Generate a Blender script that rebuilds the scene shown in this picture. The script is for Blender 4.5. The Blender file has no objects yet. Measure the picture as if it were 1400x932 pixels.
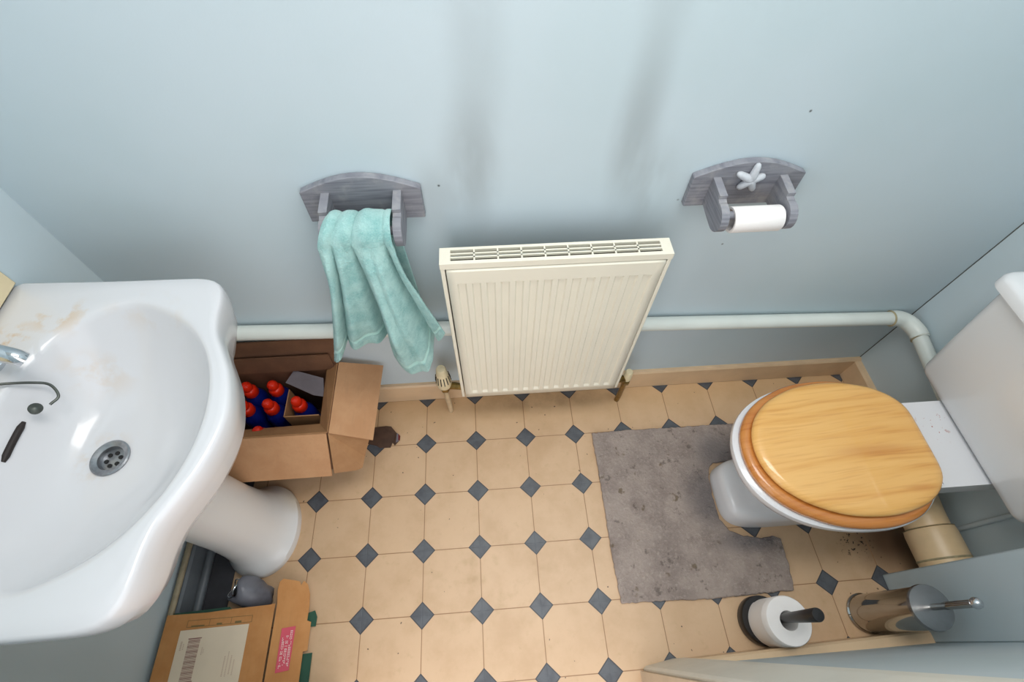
import bpy, bmesh, math, random
from mathutils import Vector, Matrix, noise
random.seed(7)
PI = math.pi
sc = bpy.context.scene
COL = sc.collection
T = 0.165                      # floor tile pitch (m)
YW, XL, XR, YF, ZC = 0.175, -0.80, 1.345, -0.655, 2.35   # back / left / right / front wall faces, ceiling

# ------------------------------------------------------------------ materials
def srgb(r, g, b):
    f = lambda c: (c/255/12.92) if c/255 <= .04045 else ((c/255+.055)/1.055)**2.4
    return (f(r), f(g), f(b), 1)

class NT:
    def __init__(s, name):
        s.m = bpy.data.materials.new(name); s.m.use_nodes = True
        s.t = s.m.node_tree; s.n = s.t.nodes; s.l = s.t.links
        s.b = s.n['Principled BSDF']
        s._co = None
    def new(s, t, **k):
        n = s.n.new(t)
        for a, v in k.items(): setattr(n, a, v)
        return n
    @property
    def co(s):
        if s._co is None: s._co = s.new('ShaderNodeTexCoord').outputs['Object']
        return s._co
    def put(s, sock, v):
        if hasattr(v, 'is_linked'): s.l.new(v, sock)
        else: sock.default_value = v
    def math(s, op, a, b=0.0, c=0.0, clamp=False):
        n = s.new('ShaderNodeMath', operation=op, use_clamp=clamp)
        s.put(n.inputs[0], a); s.put(n.inputs[1], b); s.put(n.inputs[2], c)
        return n.outputs[0]
    def mapping(s, loc=(0,0,0), rot=(0,0,0), scale=(1,1,1), src=None):
        n = s.new('ShaderNodeMapping')
        n.inputs['Location'].default_value = loc; n.inputs['Rotation'].default_value = rot; n.inputs['Scale'].default_value = scale
        s.l.new(src or s.co, n.inputs['Vector']); return n.outputs[0]
    def noise(s, scale, detail=4, rough=.55, dist=0, src=None):
        n = s.new('ShaderNodeTexNoise')
        n.inputs['Scale'].default_value = scale; n.inputs['Detail'].default_value = detail
        n.inputs['Roughness'].default_value = rough; n.inputs['Distortion'].default_value = dist
        s.l.new(src or s.co, n.inputs['Vector']); return n.outputs['Fac']
    def ramp(s, fac, a, b, lo=0.0, hi=1.0):
        n = s.new('ShaderNodeMapRange', interpolation_type='SMOOTHSTEP')
        s.put(n.inputs['Value'], fac); n.inputs['From Min'].default_value = a; n.inputs['From Max'].default_value = b
        n.inputs['To Min'].default_value = lo; n.inputs['To Max'].default_value = hi
        return n.outputs['Result']
    def mix(s, fac, a, b, mode='MIX'):
        n = s.new('ShaderNodeMix', data_type='RGBA', blend_type=mode)
        s.put(n.inputs[0], fac); s.put(n.inputs[6], a); s.put(n.inputs[7], b)
        return n.outputs[2]
    def xyz(s, src=None):
        n = s.new('ShaderNodeSeparateXYZ'); s.l.new(src or s.co, n.inputs[0]); return n.outputs
    def blob(s, loc, rad, edge=.35):
        """soft ellipsoid mask about loc with radii rad"""
        v = s.new('ShaderNodeVectorMath', operation='SUBTRACT'); s.l.new(s.co, v.inputs[0]); v.inputs[1].default_value = loc
        w = s.new('ShaderNodeVectorMath', operation='DIVIDE'); s.l.new(v.outputs[0], w.inputs[0]); w.inputs[1].default_value = rad
        q = s.new('ShaderNodeVectorMath', operation='LENGTH'); s.l.new(w.outputs[0], q.inputs[0])
        return s.ramp(q.outputs['Value'], edge, 1.0, 1.0, 0.0)
    def bump(s, h, strength=.3, dist=.002):
        n = s.new('ShaderNodeBump'); n.inputs['Strength'].default_value = strength; n.inputs['Distance'].default_value = dist
        s.l.new(h, n.inputs['Height']); s.l.new(n.outputs[0], s.b.inputs['Normal'])
    def base(s, c): s.put(s.b.inputs['Base Color'], c)
    def set(s, rough=.5, metal=0, coat=0, spec=None):
        s.b.inputs['Roughness'].default_value = rough; s.b.inputs['Metallic'].default_value = metal
        s.b.inputs['Coat Weight'].default_value = coat
        if spec is not None: s.b.inputs['Specular IOR Level'].default_value = spec

def plain(name, c, rough=.5, metal=0, var=.08, scale=12, coat=0, bump=0, bscale=80, spec=None):
    k = NT(name); k.set(rough, metal, coat, spec)
    d = tuple(x*(1-var*2) for x in c[:3]) + (1,)
    k.base(k.mix(k.ramp(k.noise(scale), .35, .75), c, d))
    if bump: k.bump(k.noise(bscale, 3), bump, .001)
    return k.m

def mk_floor():
    k = NT('octagon_vinyl'); k.set(.42)
    x, y, z = k.xyz()
    def near(a):
        u = k.math('DIVIDE', a, T); return k.math('ABSOLUTE', k.math('SUBTRACT', u, k.math('ROUND', u)))
    fx, fy = near(x), near(y)
    s_ = k.math('ADD', fx, fy)
    dia = k.ramp(s_, .2035, .2085, 1, 0)
    rim = k.math('MULTIPLY', k.ramp(s_, .175, .19), dia)
    line = k.ramp(k.math('MINIMUM', fx, fy), .004, .0095, 1, 0)
    n1 = k.noise(7, 6, .65); n2 = k.noise(38, 5, .6)
    tile = k.mix(k.ramp(n1, .38, .7), srgb(209,176,141), srgb(197,163,127))
    tile = k.mix(k.math('MULTIPLY', k.ramp(n2, .58, .74), .28), tile, srgb(176,146,106))
    # yellowed strip along the skirting and the pedestal
    tile = k.mix(k.math('MULTIPLY', k.ramp(y, -.02, .17), .35), tile, srgb(214,176,122))
    # brown stain and black mould by the soil pipe, grey grime under the radiator
    st = k.math('MULTIPLY', k.blob((1.22,-.40,0), (.17,.14,.1), .1), k.ramp(n1, .1, .35))
    tile = k.mix(k.math('MULTIPLY', st, .9), tile, srgb(78,54,36))
    mould = k.math('MULTIPLY', k.blob((1.12,-.40,0), (.07,.06,.1), .3), k.ramp(k.noise(95, 2), .6, .64))
    tile = k.mix(mould, tile, srgb(24,18,14))
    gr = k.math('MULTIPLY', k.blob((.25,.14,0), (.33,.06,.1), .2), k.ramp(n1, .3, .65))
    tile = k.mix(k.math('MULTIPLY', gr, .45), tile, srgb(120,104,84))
    gw = k.math('MULTIPLY', k.blob((.02,-.42,0), (.3,.2,.1), .1), k.ramp(k.noise(16, 4), .5, .72))
    tile = k.mix(k.math('MULTIPLY', gw, .32), tile, srgb(150,118,70))
    speck = k.ramp(k.noise(60, 1), .765, .785)
    tile = k.mix(k.math('MULTIPLY', speck, .8), tile, srgb(58,44,34))
    slate = k.mix(k.ramp(k.noise(30, 5), .35, .7), srgb(88,92,98), srgb(72,75,82))
    slate = k.mix(rim, slate, srgb(58,58,62))
    c = k.mix(line, tile, srgb(150,112,78))
    c = k.mix(dia, c, slate)
    k.base(c)
    k.bump(k.math('ADD', k.math('MULTIPLY', line, -1), k.math('MULTIPLY', n2, .15)), .25, .001)
    return k.m

def mk_wall(name, c1, c2, marks=()):
    k = NT(name); k.set(.62)
    c = k.mix(k.ramp(k.noise(2.2, 3), .35, .7), c1, c2)
    for loc, rad, amt, col in marks:
        m = k.math('MULTIPLY', k.blob(loc, rad, .1), k.ramp(k.noise(6, 3, src=k.mapping(scale=(2.2,1,.7))), .2, .55))
        c = k.mix(k.math('MULTIPLY', m, amt), c, col)
    k.base(c); k.bump(k.noise(240, 3), .12, .001)
    return k.m

soot = srgb(112,114,112)
fl = [((.045,YW,.93),(.075,.06,.20),.34,soot), ((.065,YW,1.14),(.065,.06,.30),.16,soot), ((-.03,YW,.87),(.06,.05,.12),.22,soot),
      ((.345,YW,.99),(.06,.06,.22),.34,soot), ((.345,YW,1.22),(.055,.05,.26),.14,soot), ((.40,YW,.88),(.06,.05,.14),.25,soot)]
for (sx, sz) in ((.651,1.03),(-.02,.90),(.47,.84),(.62,.70),(.48,.66)):
    fl.append(((sx,YW,sz),(.004,.02,.004),1.0,srgb(70,75,78)))
BLUE1, BLUE2 = srgb(196,210,217), srgb(190,206,212)
M = {}
M['floor'] = mk_floor()
M['wall_back'] = mk_wall('pale_blue_wall_paint', BLUE1, BLUE2, fl)
M['wall'] = mk_wall('pale_blue_paint', BLUE1, BLUE2)
M['wall_low'] = mk_wall('blue_grey_paint', srgb(194,206,212), srgb(184,199,205))
M['ceil'] = plain('white_ceiling', srgb(238,238,234), .8, var=.02)
M['skirt'] = plain('cream_gloss_paint', srgb(222,192,156), .38, var=.07, scale=9)
M['skirt_grey'] = plain('grey_gloss_paint', srgb(122,128,134), .4, var=.12, scale=14)
M['jamb'] = plain('beige_jamb', srgb(196,176,150), .5, var=.06)  # browner and darker than the architrave
M['architrave'] = plain('off_white_paint', srgb(222,220,210), .42, var=.04)
M['rad'] = plain('radiator_enamel', srgb(236,231,214), .32, var=.03, scale=4)
M['rad_in'] = plain('radiator_inside', srgb(92,78,66), .6, var=.2)  # colour darkened to stand in for shade behind the grille slots
M['valve_white'] = plain('aged_white_plastic', srgb(226,212,176), .4, var=.08, scale=60)
M['brass'] = plain('dull_brass', srgb(150,124,72), .32, .9, var=.2, scale=60)
M['pipe_paint'] = plain('painted_copper', srgb(206,184,150), .42, var=.1, scale=30)
M['pvc'] = plain('white_waste_pipe', srgb(222,228,222), .35, var=.04, scale=6)
M['joint'] = plain('pipe_joint_sealant', srgb(176,164,130), .5, var=.2, scale=50)
M['soil'] = plain('cream_soil_pipe', srgb(226,198,156), .38, var=.08, scale=10)
M['dark'] = plain('dark_void', srgb(24,22,22), .7, var=.1)
M['chrome'] = plain('chrome', srgb(216,218,222), .1, 1, var=.02)
M['steel'] = plain('polished_steel', srgb(178,176,172), .09, 1, var=.03)
M['lid_steel'] = plain('brushed_steel', srgb(168,168,170), .24, 1, var=.06, scale=40)
M['drain'] = plain('worn_chrome', srgb(160,162,166), .3, .85, var=.2, scale=60)
M['black'] = plain('black_metal', srgb(30,28,30), .35, .1, var=.1)
M['paper'] = plain('tissue_paper', srgb(240,236,234), .9, var=.02, bump=.3, bscale=160)
M['card_core'] = plain('roll_core_card', srgb(120,96,74), .85)
M['starfish'] = plain('painted_starfish', srgb(196,200,206), .6, var=.12, scale=60, bump=.6, bscale=220)
M['slot'] = plain('overflow_dark', srgb(34,24,20), .6, var=.2)  # near-black colour stands in for shade inside the slot opening
M['greyplastic'] = plain('grey_plastic_bag', srgb(112,113,122), .33, var=.2, scale=18, bump=.5, bscale=40)
M['chain'] = plain('tarnished_chain', srgb(84,88,84), .4, .7, var=.2, scale=80)
M['blue_bottle'] = plain('blue_bottle_plastic', srgb(10,30,120), .3, var=.1)
M['red_cap'] = plain('red_cap_plastic', srgb(226,44,18), .26, var=.05)
M['green_print'] = plain('green_printed_card', srgb(40,84,66), .7, var=.12)
M['label'] = plain('paper_label', srgb(222,206,182), .65, var=.03)
M['ink'] = plain('label_ink', srgb(150,110,102), .7)
M['faint_ink'] = plain('faint_label_ink', srgb(196,170,148), .7)
M['red_sticker'] = plain('red_sticker', srgb(204,60,84), .5, var=.04)
M['white_print'] = plain('white_print', srgb(240,226,222), .6)
M['grey_card'] = plain('grey_printed_card', srgb(120,114,120), .6, var=.1)
M['dark_card'] = plain('dark_brown_card', srgb(84,60,46), .7, var=.15, scale=40)
M['slate_strip'] = plain('bare_dark_floor', srgb(74,74,80), .7, var=.15, scale=14)
M['cream_tile'] = plain('cream_tile', srgb(232,214,176), .25, var=.04)

def mk_ceramic(name, stains=(), c=(214,214,217)):
    k = NT(name); k.set(.2, coat=.25)
    base = srgb(*c)
    for loc, rad, amt, col, sc_, lo, hi in stains:
        m = k.math('MULTIPLY', k.blob(loc, rad, .15), k.ramp(k.noise(sc_, 4, .6), lo, hi))
        base = k.mix(k.math('MULTIPLY', m, amt), base, col)
    k.base(base); return k.m
BL = Vector((-.60,-.25,0))     # washbasin root: stain positions below are relative to it
rust = srgb(206,170,120)
M['ceramic'] = mk_ceramic('white_ceramic', (), (230,230,231))
M['basin'] = mk_ceramic('stained_basin_ceramic', [
    ((-.025,.120,.79),(.075,.06,.09),.75,rust,22,.40,.60),
    ((-.09,.21,.83),(.07,.05,.05),.55,rust,24,.46,.62),
    ((-.15,.16,.83),(.05,.05,.05),.6,rust,30,.50,.62),
    ((.05,.20,.83),(.10,.07,.06),.25,rust,20,.45,.65),
    ((-.02,.14,.79),(.03,.012,.06),.9,srgb(120,86,56),110,.60,.66),
    ((-.02,-.005,.70),(.06,.06,.05),.35,rust,40,.45,.65)])
M['pedestal'] = mk_ceramic('pedestal_ceramic', [((.06,.10,.0),(.10,.08,.14),.5,srgb(200,176,130),10,.3,.6)], (222,222,222))

def mk_pine(name, a, b, d, knots=()):
    k = NT(name); k.set(.25, coat=.5)
    n = k.noise(2.2, 2, src=k.mapping(scale=(.7,3,1)))
    x, y, z = k.xyz()
    v = k.math('ADD', k.math('MULTIPLY', k.math('SUBTRACT', y, k.math('MULTIPLY', x, .07)), 1.0), k.math('MULTIPLY', n, .05))
    cb = k.new('ShaderNodeCombineXYZ'); k.put(cb.inputs[0], k.math('MULTIPLY', x, .05)); k.put(cb.inputs[1], v)
    g1 = k.noise(34, 3, .6, src=cb.outputs[0]); g2 = k.noise(150, 2, .5, src=cb.outputs[0])
    c = k.mix(k.ramp(g1, .40, .66), a, b)
    c = k.mix(k.math('MULTIPLY', k.ramp(g1, .58, .74), .8), c, d)
    c = k.mix(k.math('MULTIPLY', k.ramp(g2, .5, .7), .25), c, d)
    for loc, rad, amt in knots:
        c = k.mix(k.math('MULTIPLY', k.blob(loc, rad, .1), amt), c, d)
    k.base(c); return k.m
M['pine'] = mk_pine('varnished_pine', srgb(238,184,108), srgb(228,168,90), srgb(196,124,58),
                    [((.02,-.02,.42),(.16,.022,.1),.5), ((.09,-.115,.42),(.06,.012,.1),.5)])
M['pine_seat'] = mk_pine('darker_pine', srgb(206,136,68), srgb(192,116,50), srgb(158,84,34))

def mk_greywood():
    k = NT('grey_washed_wood'); k.set(.6)
    s = k.mapping(scale=(3,3,60))
    c = k.mix(k.ramp(k.noise(3, 4, src=s), .35, .7), srgb(140,141,148), srgb(113,114,124))
    c = k.mix(k.math('MULTIPLY', k.ramp(k.noise(26, 5), .52, .72), .5), c, srgb(170,168,168))
    k.base(c); k.bump(k.noise(4, 4, src=s), .2, .001); return k.m
M['greywood'] = mk_greywood()

def mk_terry():
    k = NT('aqua_terry'); k.set(.95)
    uv = k.new('ShaderNodeTexCoord').outputs['UV']
    u, v, _ = k.xyz(uv)
    c = k.mix(k.ramp(k.noise(26, 5, .65), .32, .7), srgb(182,226,222), srgb(136,196,194))
    c = k.mix(k.math('MULTIPLY', k.ramp(k.noise(320, 2), .45, .7), .35), c, srgb(200,240,236))
    band = k.math('MULTIPLY', k.ramp(v, .855, .860), k.ramp(v, .895, .90, 1, 0))
    c = k.mix(k.math('MULTIPLY', band, .6), c, srgb(176,222,214))
    k.base(c)
    h = k.math('MULTIPLY', k.noise(420, 3, .7), k.math('SUBTRACT', 1.0, band))
    k.bump(h, 1.0, .004)
    k.b.inputs['Sheen Weight'].default_value = .3
    return k.m
M['terry'] = mk_terry()

def mk_mat():
    k = NT('grey_pile_mat'); k.set(1.0, spec=.1)
    n1 = k.noise(10, 5, .65); n2 = k.noise(120, 4, .7)
    c = k.mix(k.ramp(n1, .35, .68), srgb(172,158,150), srgb(146,133,127))
    c = k.mix(k.math('MULTIPLY', k.ramp(n2, .5, .7), .5), c, srgb(192,178,168))
    c = k.mix(k.math('MULTIPLY', k.ramp(k.noise(28, 4, .7), .58, .68), .6), c, srgb(92,82,78))
    c = k.mix(k.math('MULTIPLY', k.ramp(k.noise(19, 3, .6), .64, .70), .7), c, srgb(104,88,66))
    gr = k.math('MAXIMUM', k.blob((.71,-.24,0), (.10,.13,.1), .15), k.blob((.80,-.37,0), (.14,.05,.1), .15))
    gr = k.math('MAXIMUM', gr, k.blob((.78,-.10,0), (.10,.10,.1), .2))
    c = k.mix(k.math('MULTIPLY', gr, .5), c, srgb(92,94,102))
    k.base(c); k.bump(k.math('ADD', n2, k.noise(36, 4)), 1.0, .006); return k.m
M['mat'] = mk_mat()

def mk_card(name, a, b, flute=True):
    k = NT(name); k.set(.75)
    c = k.mix(k.ramp(k.noise(14, 5, .6), .3, .7), a, b)
    c = k.mix(k.math('MULTIPLY', k.ramp(k.noise(150, 3, src=k.mapping(scale=(1,.12,1))), .5, .7), .18), c, tuple(x*.7 for x in a[:3])+(1,))
    k.base(c); return k.m
M['card'] = mk_card('brown_cardboard', srgb(196,150,110), srgb(186,138,98))
M['card_in'] = mk_card('inner_cardboard', srgb(170,128,88), srgb(156,114,76))
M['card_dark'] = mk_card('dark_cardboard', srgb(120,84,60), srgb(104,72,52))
M['card_orange'] = mk_card('orange_brown_cardboard', srgb(196,140,84), srgb(184,126,70))

# ------------------------------------------------------------------ mesh helpers
ROOT = {}
def tag(o, label=None, cat=None, group=None, kind=None):
    if label: o['label'] = label
    if cat: o['category'] = cat
    if group: o['group'] = group
    if kind: o['kind'] = kind
    return o
def thing(name, loc, label, cat, group=None):
    o = bpy.data.objects.new(name, None); COL.objects.link(o)
    o.location = loc; o.empty_display_size = .05
    ROOT[o.name] = Vector(loc); return tag(o, label, cat, group)
def obj(name, bm, mat, parent=None, at=None, smooth=True, angle=40, mods=()):
    """link bm (built in world coordinates) as ONE mesh object; child meshes live in their thing's frame"""
    off = Vector((0,0,0))
    if parent is not None: off = ROOT[parent.name]
    elif at is not None: off = Vector(at)
    bmesh.ops.recalc_face_normals(bm, faces=bm.faces)
    bmesh.ops.translate(bm, verts=bm.verts, vec=-off)
    for f in bm.faces: f.smooth = smooth
    if smooth:
        a = math.radians(angle)
        for e in bm.edges:
            if len(e.link_faces) == 2 and e.calc_face_angle(0) > a: e.smooth = False
    me = bpy.data.meshes.new(name); bm.to_mesh(me); bm.free()
    me.materials.append(mat)
    o = bpy.data.objects.new(name, me); COL.objects.link(o)
    if parent is not None: o.parent = parent; ROOT[o.name] = off
    elif at is not None: o.location = at; ROOT[o.name] = off
    else: ROOT[o.name] = off
    for t, kw in mods:
        m = o.modifiers.new(t.lower(), t)
        for a, v in kw.items(): setattr(m, a, v)
    return o
BEV = lambda w, s=2: ('BEVEL', dict(width=w, segments=s, limit_method='ANGLE', angle_limit=.6))
SUB = lambda n=2: ('SUBSURF', dict(levels=n, render_levels=n))
SOL = lambda t, o=0: ('SOLIDIFY', dict(thickness=t, offset=o))
def struct(name, bm, mat, **k):
    o = obj(name, bm, mat, **k); o['kind'] = 'structure'; return o
def B(): return bmesh.new()
def box(bm, x0, x1, y0, y1, z0, z1):
    v = [bm.verts.new(p) for p in ((x0,y0,z0),(x1,y0,z0),(x1,y1,z0),(x0,y1,z0),(x0,y0,z1),(x1,y0,z1),(x1,y1,z1),(x0,y1,z1))]
    for f in ((3,2,1,0),(4,5,6,7),(0,1,5,4),(1,2,6,5),(2,3,7,6),(3,0,4,7)): bm.faces.new([v[i] for i in f])
    return bm
def boxes(*a):
    bm = B()
    for q in a: box(bm, *q)
    return bm
def loft(bm, rings, cap0=True, cap1=True, closed=True):
    R = [[bm.verts.new(p) for p in r] for r in rings]
    n = len(R[0])
    for a, b in zip(R, R[1:]):
        for i in range(n if closed else n-1):
            j = (i+1) % n; bm.faces.new((a[i], a[j], b[j], b[i]))
    if cap0: bm.faces.new(R[0][::-1])
    if cap1: bm.faces.new(R[-1])
    return R
def prism(bm, poly, z0, z1, f=lambda x, y, z: (x, y, z)):
    """extrude a 2-D polygon; f maps (a, b, depth) to world"""
    loft(bm, [[f(x, y, z0) for x, y in poly], [f(x, y, z1) for x, y in poly]]); return bm
def frames(pts):
    pts = [Vector(p) for p in pts]; out = []; up = None
    for i, p in enumerate(pts):
        t = (pts[min(i+1, len(pts)-1)] - pts[max(i-1, 0)]).normalized()
        if up is None:
            up = Vector((0,0,1)) if abs(t.z) < .9 else Vector((1,0,0))
        u = (up - t*up.dot(t)).normalized(); v = t.cross(u); up = u
        out.append((p, u, v))
    return out
def tube(bm, pts, r, n=20, caps=True):
    rs = r if isinstance(r, (list, tuple)) else [r]*len(pts)
    loft(bm, [[p + (u*math.cos(2*PI*k/n) + v*math.sin(2*PI*k/n))*q for k in range(n)] for (p, u, v), q in zip(frames(pts), rs)], caps, caps)
    return bm
def lathe(bm, prof, c=(0,0,0), axis='Z', n=40, caps=True, M_=None):
    c = Vector(c); rings = []
    for r, h in prof:
        ring = []
        for k in range(n):
            a = 2*PI*k/n
            p = {'Z': Vector((r*math.cos(a), r*math.sin(a), h)), 'X': Vector((h, r*math.cos(a), r*math.sin(a))), 'Y': Vector((r*math.sin(a), h, r*math.cos(a)))}[axis]
            if M_: p = M_ @ p
            ring.append(c + p)
        rings.append(ring)
    loft(bm, rings, caps, caps); return bm
def bez(pts, n=8):
    """Catmull-Rom through points (open)"""
    P = [Vector(p) for p in pts]; P = [P[0]*2-P[1]] + P + [P[-1]*2-P[-2]]; out = []
    for i in range(1, len(P)-2):
        for k in range(n):
            t = k/n; a, b, c, d = P[i-1:i+3]
            out.append(.5*((2*b) + (c-a)*t + (2*a-5*b+4*c-d)*t*t + (3*b-a-3*c+d)*t**3))
    out.append(P[-2]); return out
def sym_outline(half, yc, n=6):
    """closed outline from a half list (x, s>=0), mirrored about y = yc"""
    pts = [(x, yc+s, 0) for x, s in half] + [(x, yc-s, 0) for x, s in half[-2 if half[-1][1] == 0 else -1:0 if half[0][1] == 0 else None:-1]]
    P = [Vector(p) for p in pts]; N = len(P); out = []
    for i in range(N):
        a, b, c, d = P[i-1], P[i], P[(i+1) % N], P[(i+2) % N]
        for k in range(n):
            t = k/n
            q = .5*((2*b) + (c-a)*t + (2*a-5*b+4*c-d)*t*t + (3*b-a-3*c+d)*t**3)
            out.append((q.x, q.y))
    return out
def polar(poly, c, n=120):
    """radius of a star-shaped polygon about c in n directions"""
    out = []
    for k in range(n):
        a = 2*PI*k/n; d = (math.cos(a), math.sin(a)); best = 0
        for i in range(len(poly)):
            x0, y0 = poly[i]; x1, y1 = poly[(i+1) % len(poly)]
            ex, ey = x1-x0, y1-y0; den = d[0]*ey - d[1]*ex
            if abs(den) < 1e-12: continue
            qx, qy = x0-c[0], y0-c[1]
            t = (qx*ey - qy*ex)/den; u = (qx*d[1] - qy*d[0])/den
            if t > 0 and -1e-6 <= u <= 1+1e-6: best = max(best, t)
        out.append(best)
    return out
def sup(cx, cy, ax, ay, z, e=2.5, n=64, axb=None):
    """superellipse ring; axb = half-length on the +x side when it differs"""
    out = []
    for k in range(n):
        a = 2*PI*k/n; c, s = math.cos(a), math.sin(a)
        A = (axb if (axb is not None and c > 0) else ax)
        out.append((cx + A*math.copysign(abs(c)**(2/e), c), cy + ay*math.copysign(abs(s)**(2/e), s), z))
    return out
def rrect(a0, a1, b0, b1, r, n=6):
    out = []
    for cx, cy, s in ((a1-r, b1-r, 0), (a0+r, b1-r, 1), (a0+r, b0+r, 2), (a1-r, b0+r, 3)):
        for k in range(n+1):
            a = PI/2*(s + k/n); out.append((cx + r*math.cos(a), cy + r*math.sin(a)))
    return out
def sheet(bm, pts):
    f = bm.faces.new([bm.verts.new(p) for p in pts]); return f

# ------------------------------------------------------------------ the room
struct('floor', boxes((XL-.05, XR+.05, -2.2, YW+.02, -.05, 0)), M['floor'])
struct('ceiling', boxes((XL-.05, XR+.05, YF-.12, YW+.1, ZC, ZC+.05)), M['ceil'])
struct('wall_back', boxes((XL-.1, XR+.1, YW, YW+.1, 0, ZC)), M['wall_back'])
struct('wall_left', boxes((XL-.1, XL, YF-.1, YW, 0, ZC)), M['wall'])
struct('wall_right', boxes((XR, XR+.1, YF-.1, YW, 0, ZC)), M['wall'])
struct('wall_front', boxes((.43, XR, YF-.1, YF, 0, ZC), (XL, -.37, YF-.1, YF, 0, ZC), (-.37, .43, YF-.1, YF, 2.02, ZC)), M['wall_low'])
struct('wall_boxing', boxes((1.157, XR, YF, -.487, 0, ZC)), M['wall_low'], mods=[BEV(.003)])
def skirting(name, mat, a, b, h, t):
    """skirting prism from a to b (wall face), thickness t towards the room = left of a->b"""
    a = Vector((*a,0)); b = Vector((*b,0)); d = (b-a).normalized(); n = Vector((-d.y, d.x, 0))
    bm = B(); prof = [(0,.002),(t,.002),(t,h-.006),(t-.005,h),(0,h)]
    loft(bm, [[p + n*q + Vector((0,0,z)) for q, z in prof] for p in (a, b)])
    return struct(name, bm, mat, smooth=False)
skirting('baseboard_back', M['skirt'], (XR, YW), (XL+.016, YW), .103, .015)
skirting('baseboard_right', M['skirt'], (XR, -.30), (XR, YW-.015), .098, .020)
skirting('baseboard_left', M['skirt_grey'], (XL, YW-.016), (XL, YF), .082, .014)
skirting('baseboard_front', M['skirt'], (.53, YF-.022), (1.157, YF-.006), .085, .034)
bm = B(); tube(bm, [(-.777,.15,.012),(-.777,-.62,.012)], .012, 12)
struct('trim_1', bm, M['skirt_grey'])
bm = B(); prism(bm, [(.418,YF-.10),(.418,YF-.003),(.425,YF+.002),(.50,YF+.013),(.53,YF+.013),(.53,YF-.002),(.435,YF-.002),(.435,YF-.10)], 0, 2.02)
struct('trim_2', bm, M['architrave'], smooth=False)
struct('trim_3', boxes((.408, .4175, YF-.10, YF-.008, 0, 2.02), (-.385, -.368, YF-.10, YF+.012, 0, 2.02)), M['jamb'])
struct('trim_4', boxes((XL+.014, -.702, -.62, .155, 0, .003)), M['slate_strip'])
tag(obj('tile_splashback', boxes((XL, XL+.008, -.545, .038, .832, .99)), M['cream_tile'], at=(XL,-.25,.832), mods=[BEV(.002)]),
    'cream tile splashback on the blue wall behind the washbasin', 'splashback')

bm = B(); tube(bm, [(XR-.0005,YW-.0005,.10),(XR-.0005,YW-.0005,ZC)], .0016, 6)
struct('trim_5', bm, plain('corner_crack', srgb(84,86,84), .8))
# ------------------------------------------------------------------ washbasin
wb = thing('washbasin', (BL.x, BL.y, 0), 'white ceramic pedestal washbasin with rust-brown stains around its bowl', 'washbasin')
yc = -.25; c0 = (-.60, yc); N = 144
half = [(-.80,0),(-.80,.15),(-.80,.27),(-.797,.291),(-.775,.293),(-.62,.288),(-.50,.286),(-.458,.283),(-.434,.273),(-.420,.253),(-.4145,.225),(-.413,.195),(-.406,.160),(-.389,.126),(-.369,.085),(-.356,.04),(-.351,0)]
outer = polar(sym_outline(half, yc), c0, N)
ihalf = [(-.722,0),(-.719,.05),(-.708,.105),(-.682,.165),(-.64,.208),(-.58,.232),(-.53,.222),(-.467,.184),(-.421,.128),(-.396,.065),(-.388,0)]
inner = polar(sym_outline(ihalf, yc), c0, N)
dc = (-.607, -.258)
def ring(rad, z, f=1.0, d=0.0, c=c0):
    return [(c[0] + (r*f+d)*math.cos(2*PI*k/N), c[1] + (r*f+d)*math.sin(2*PI*k/N), z if not callable(z) else z(k)) for k, r in enumerate(rad)]
bm = B(); rings = []
ped_top = [(-.655 + .075*math.cos(2*PI*k/N), yc + .085*math.sin(2*PI*k/N)) for k in range(N)]
rings.append([(x, y, .60) for x, y in ped_top])
rings.append([(-.63 + (x+.655)*1.5, yc + (y-yc)*1.6, .655) for x, y in ped_top])
def blend(f, d, z, zb=None):
    out = []
    for k, r in enumerate(outer):
        x = c0[0] + (r*f+d)*math.cos(2*PI*k/N); y = c0[1] + (r*f+d)*math.sin(2*PI*k/N)
        out.append((max(x, XL+.001), y, z))
    return out
rings += [blend(.86,0,.705), blend(.95,0,.745), blend(1,-.010,.768), blend(1,-.003,.785), blend(1,0,.810), blend(1,-.0008,.821), blend(1,-.003,.827), blend(1,-.0075,.8295)]
for q, z in ((.30,.829),(.65,.8275),(.88,.827)):
    rings.append([(max(c0[0]+((ro-.0075)*(1-q)+ri*q)*math.cos(2*PI*k/N), XL+.002), c0[1]+((ro-.0075)*(1-q)+ri*q)*math.sin(2*PI*k/N), z) for k,(ro,ri) in enumerate(zip(outer,inner))])
zb = .700
for t in (0,.03,.07,.12,.18,.26,.36,.48,.60,.72,.83,.92,1.0):
    f = (1-t); z = zb + .125*(1-(1-f)**1.0)**2.3 if False else zb + .124*(f**2.6)*(1) - (.0 if t else 0)
    rr = []
    for k, r in enumerate(inner):
        a = 2*PI*k/N
        x0 = c0[0]+r*math.cos(a); y0 = c0[1]+r*math.sin(a)
        x1 = dc[0]+.031*math.cos(a); y1 = dc[1]+.031*math.sin(a)
        rr.append((x0*(1-t)+x1*t, y0*(1-t)+y1*t, z))
    rings.append(rr)
rings.append([(dc[0]+.027*math.cos(2*PI*k/N), dc[1]+.027*math.sin(2*PI*k/N), .690) for k in range(N)])
loft(bm, rings)
obj('basin', bm, M['basin'], wb, angle=60)
bm = B(); rr = []
for z, ax, ay, cx in ((0,.098,.128,-.632),(.012,.100,.130,-.632),(.030,.098,.127,-.632),(.042,.089,.116,-.636),(.075,.080,.103,-.641),(.12,.074,.094,-.645),(.2,.069,.087,-.648),(.38,.067,.083,-.652),(.55,.071,.085,-.655),(.625,.078,.092,-.655)):
    rr.append(sup(cx, yc+.008, ax, ay, z, 2.1, 64))
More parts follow.
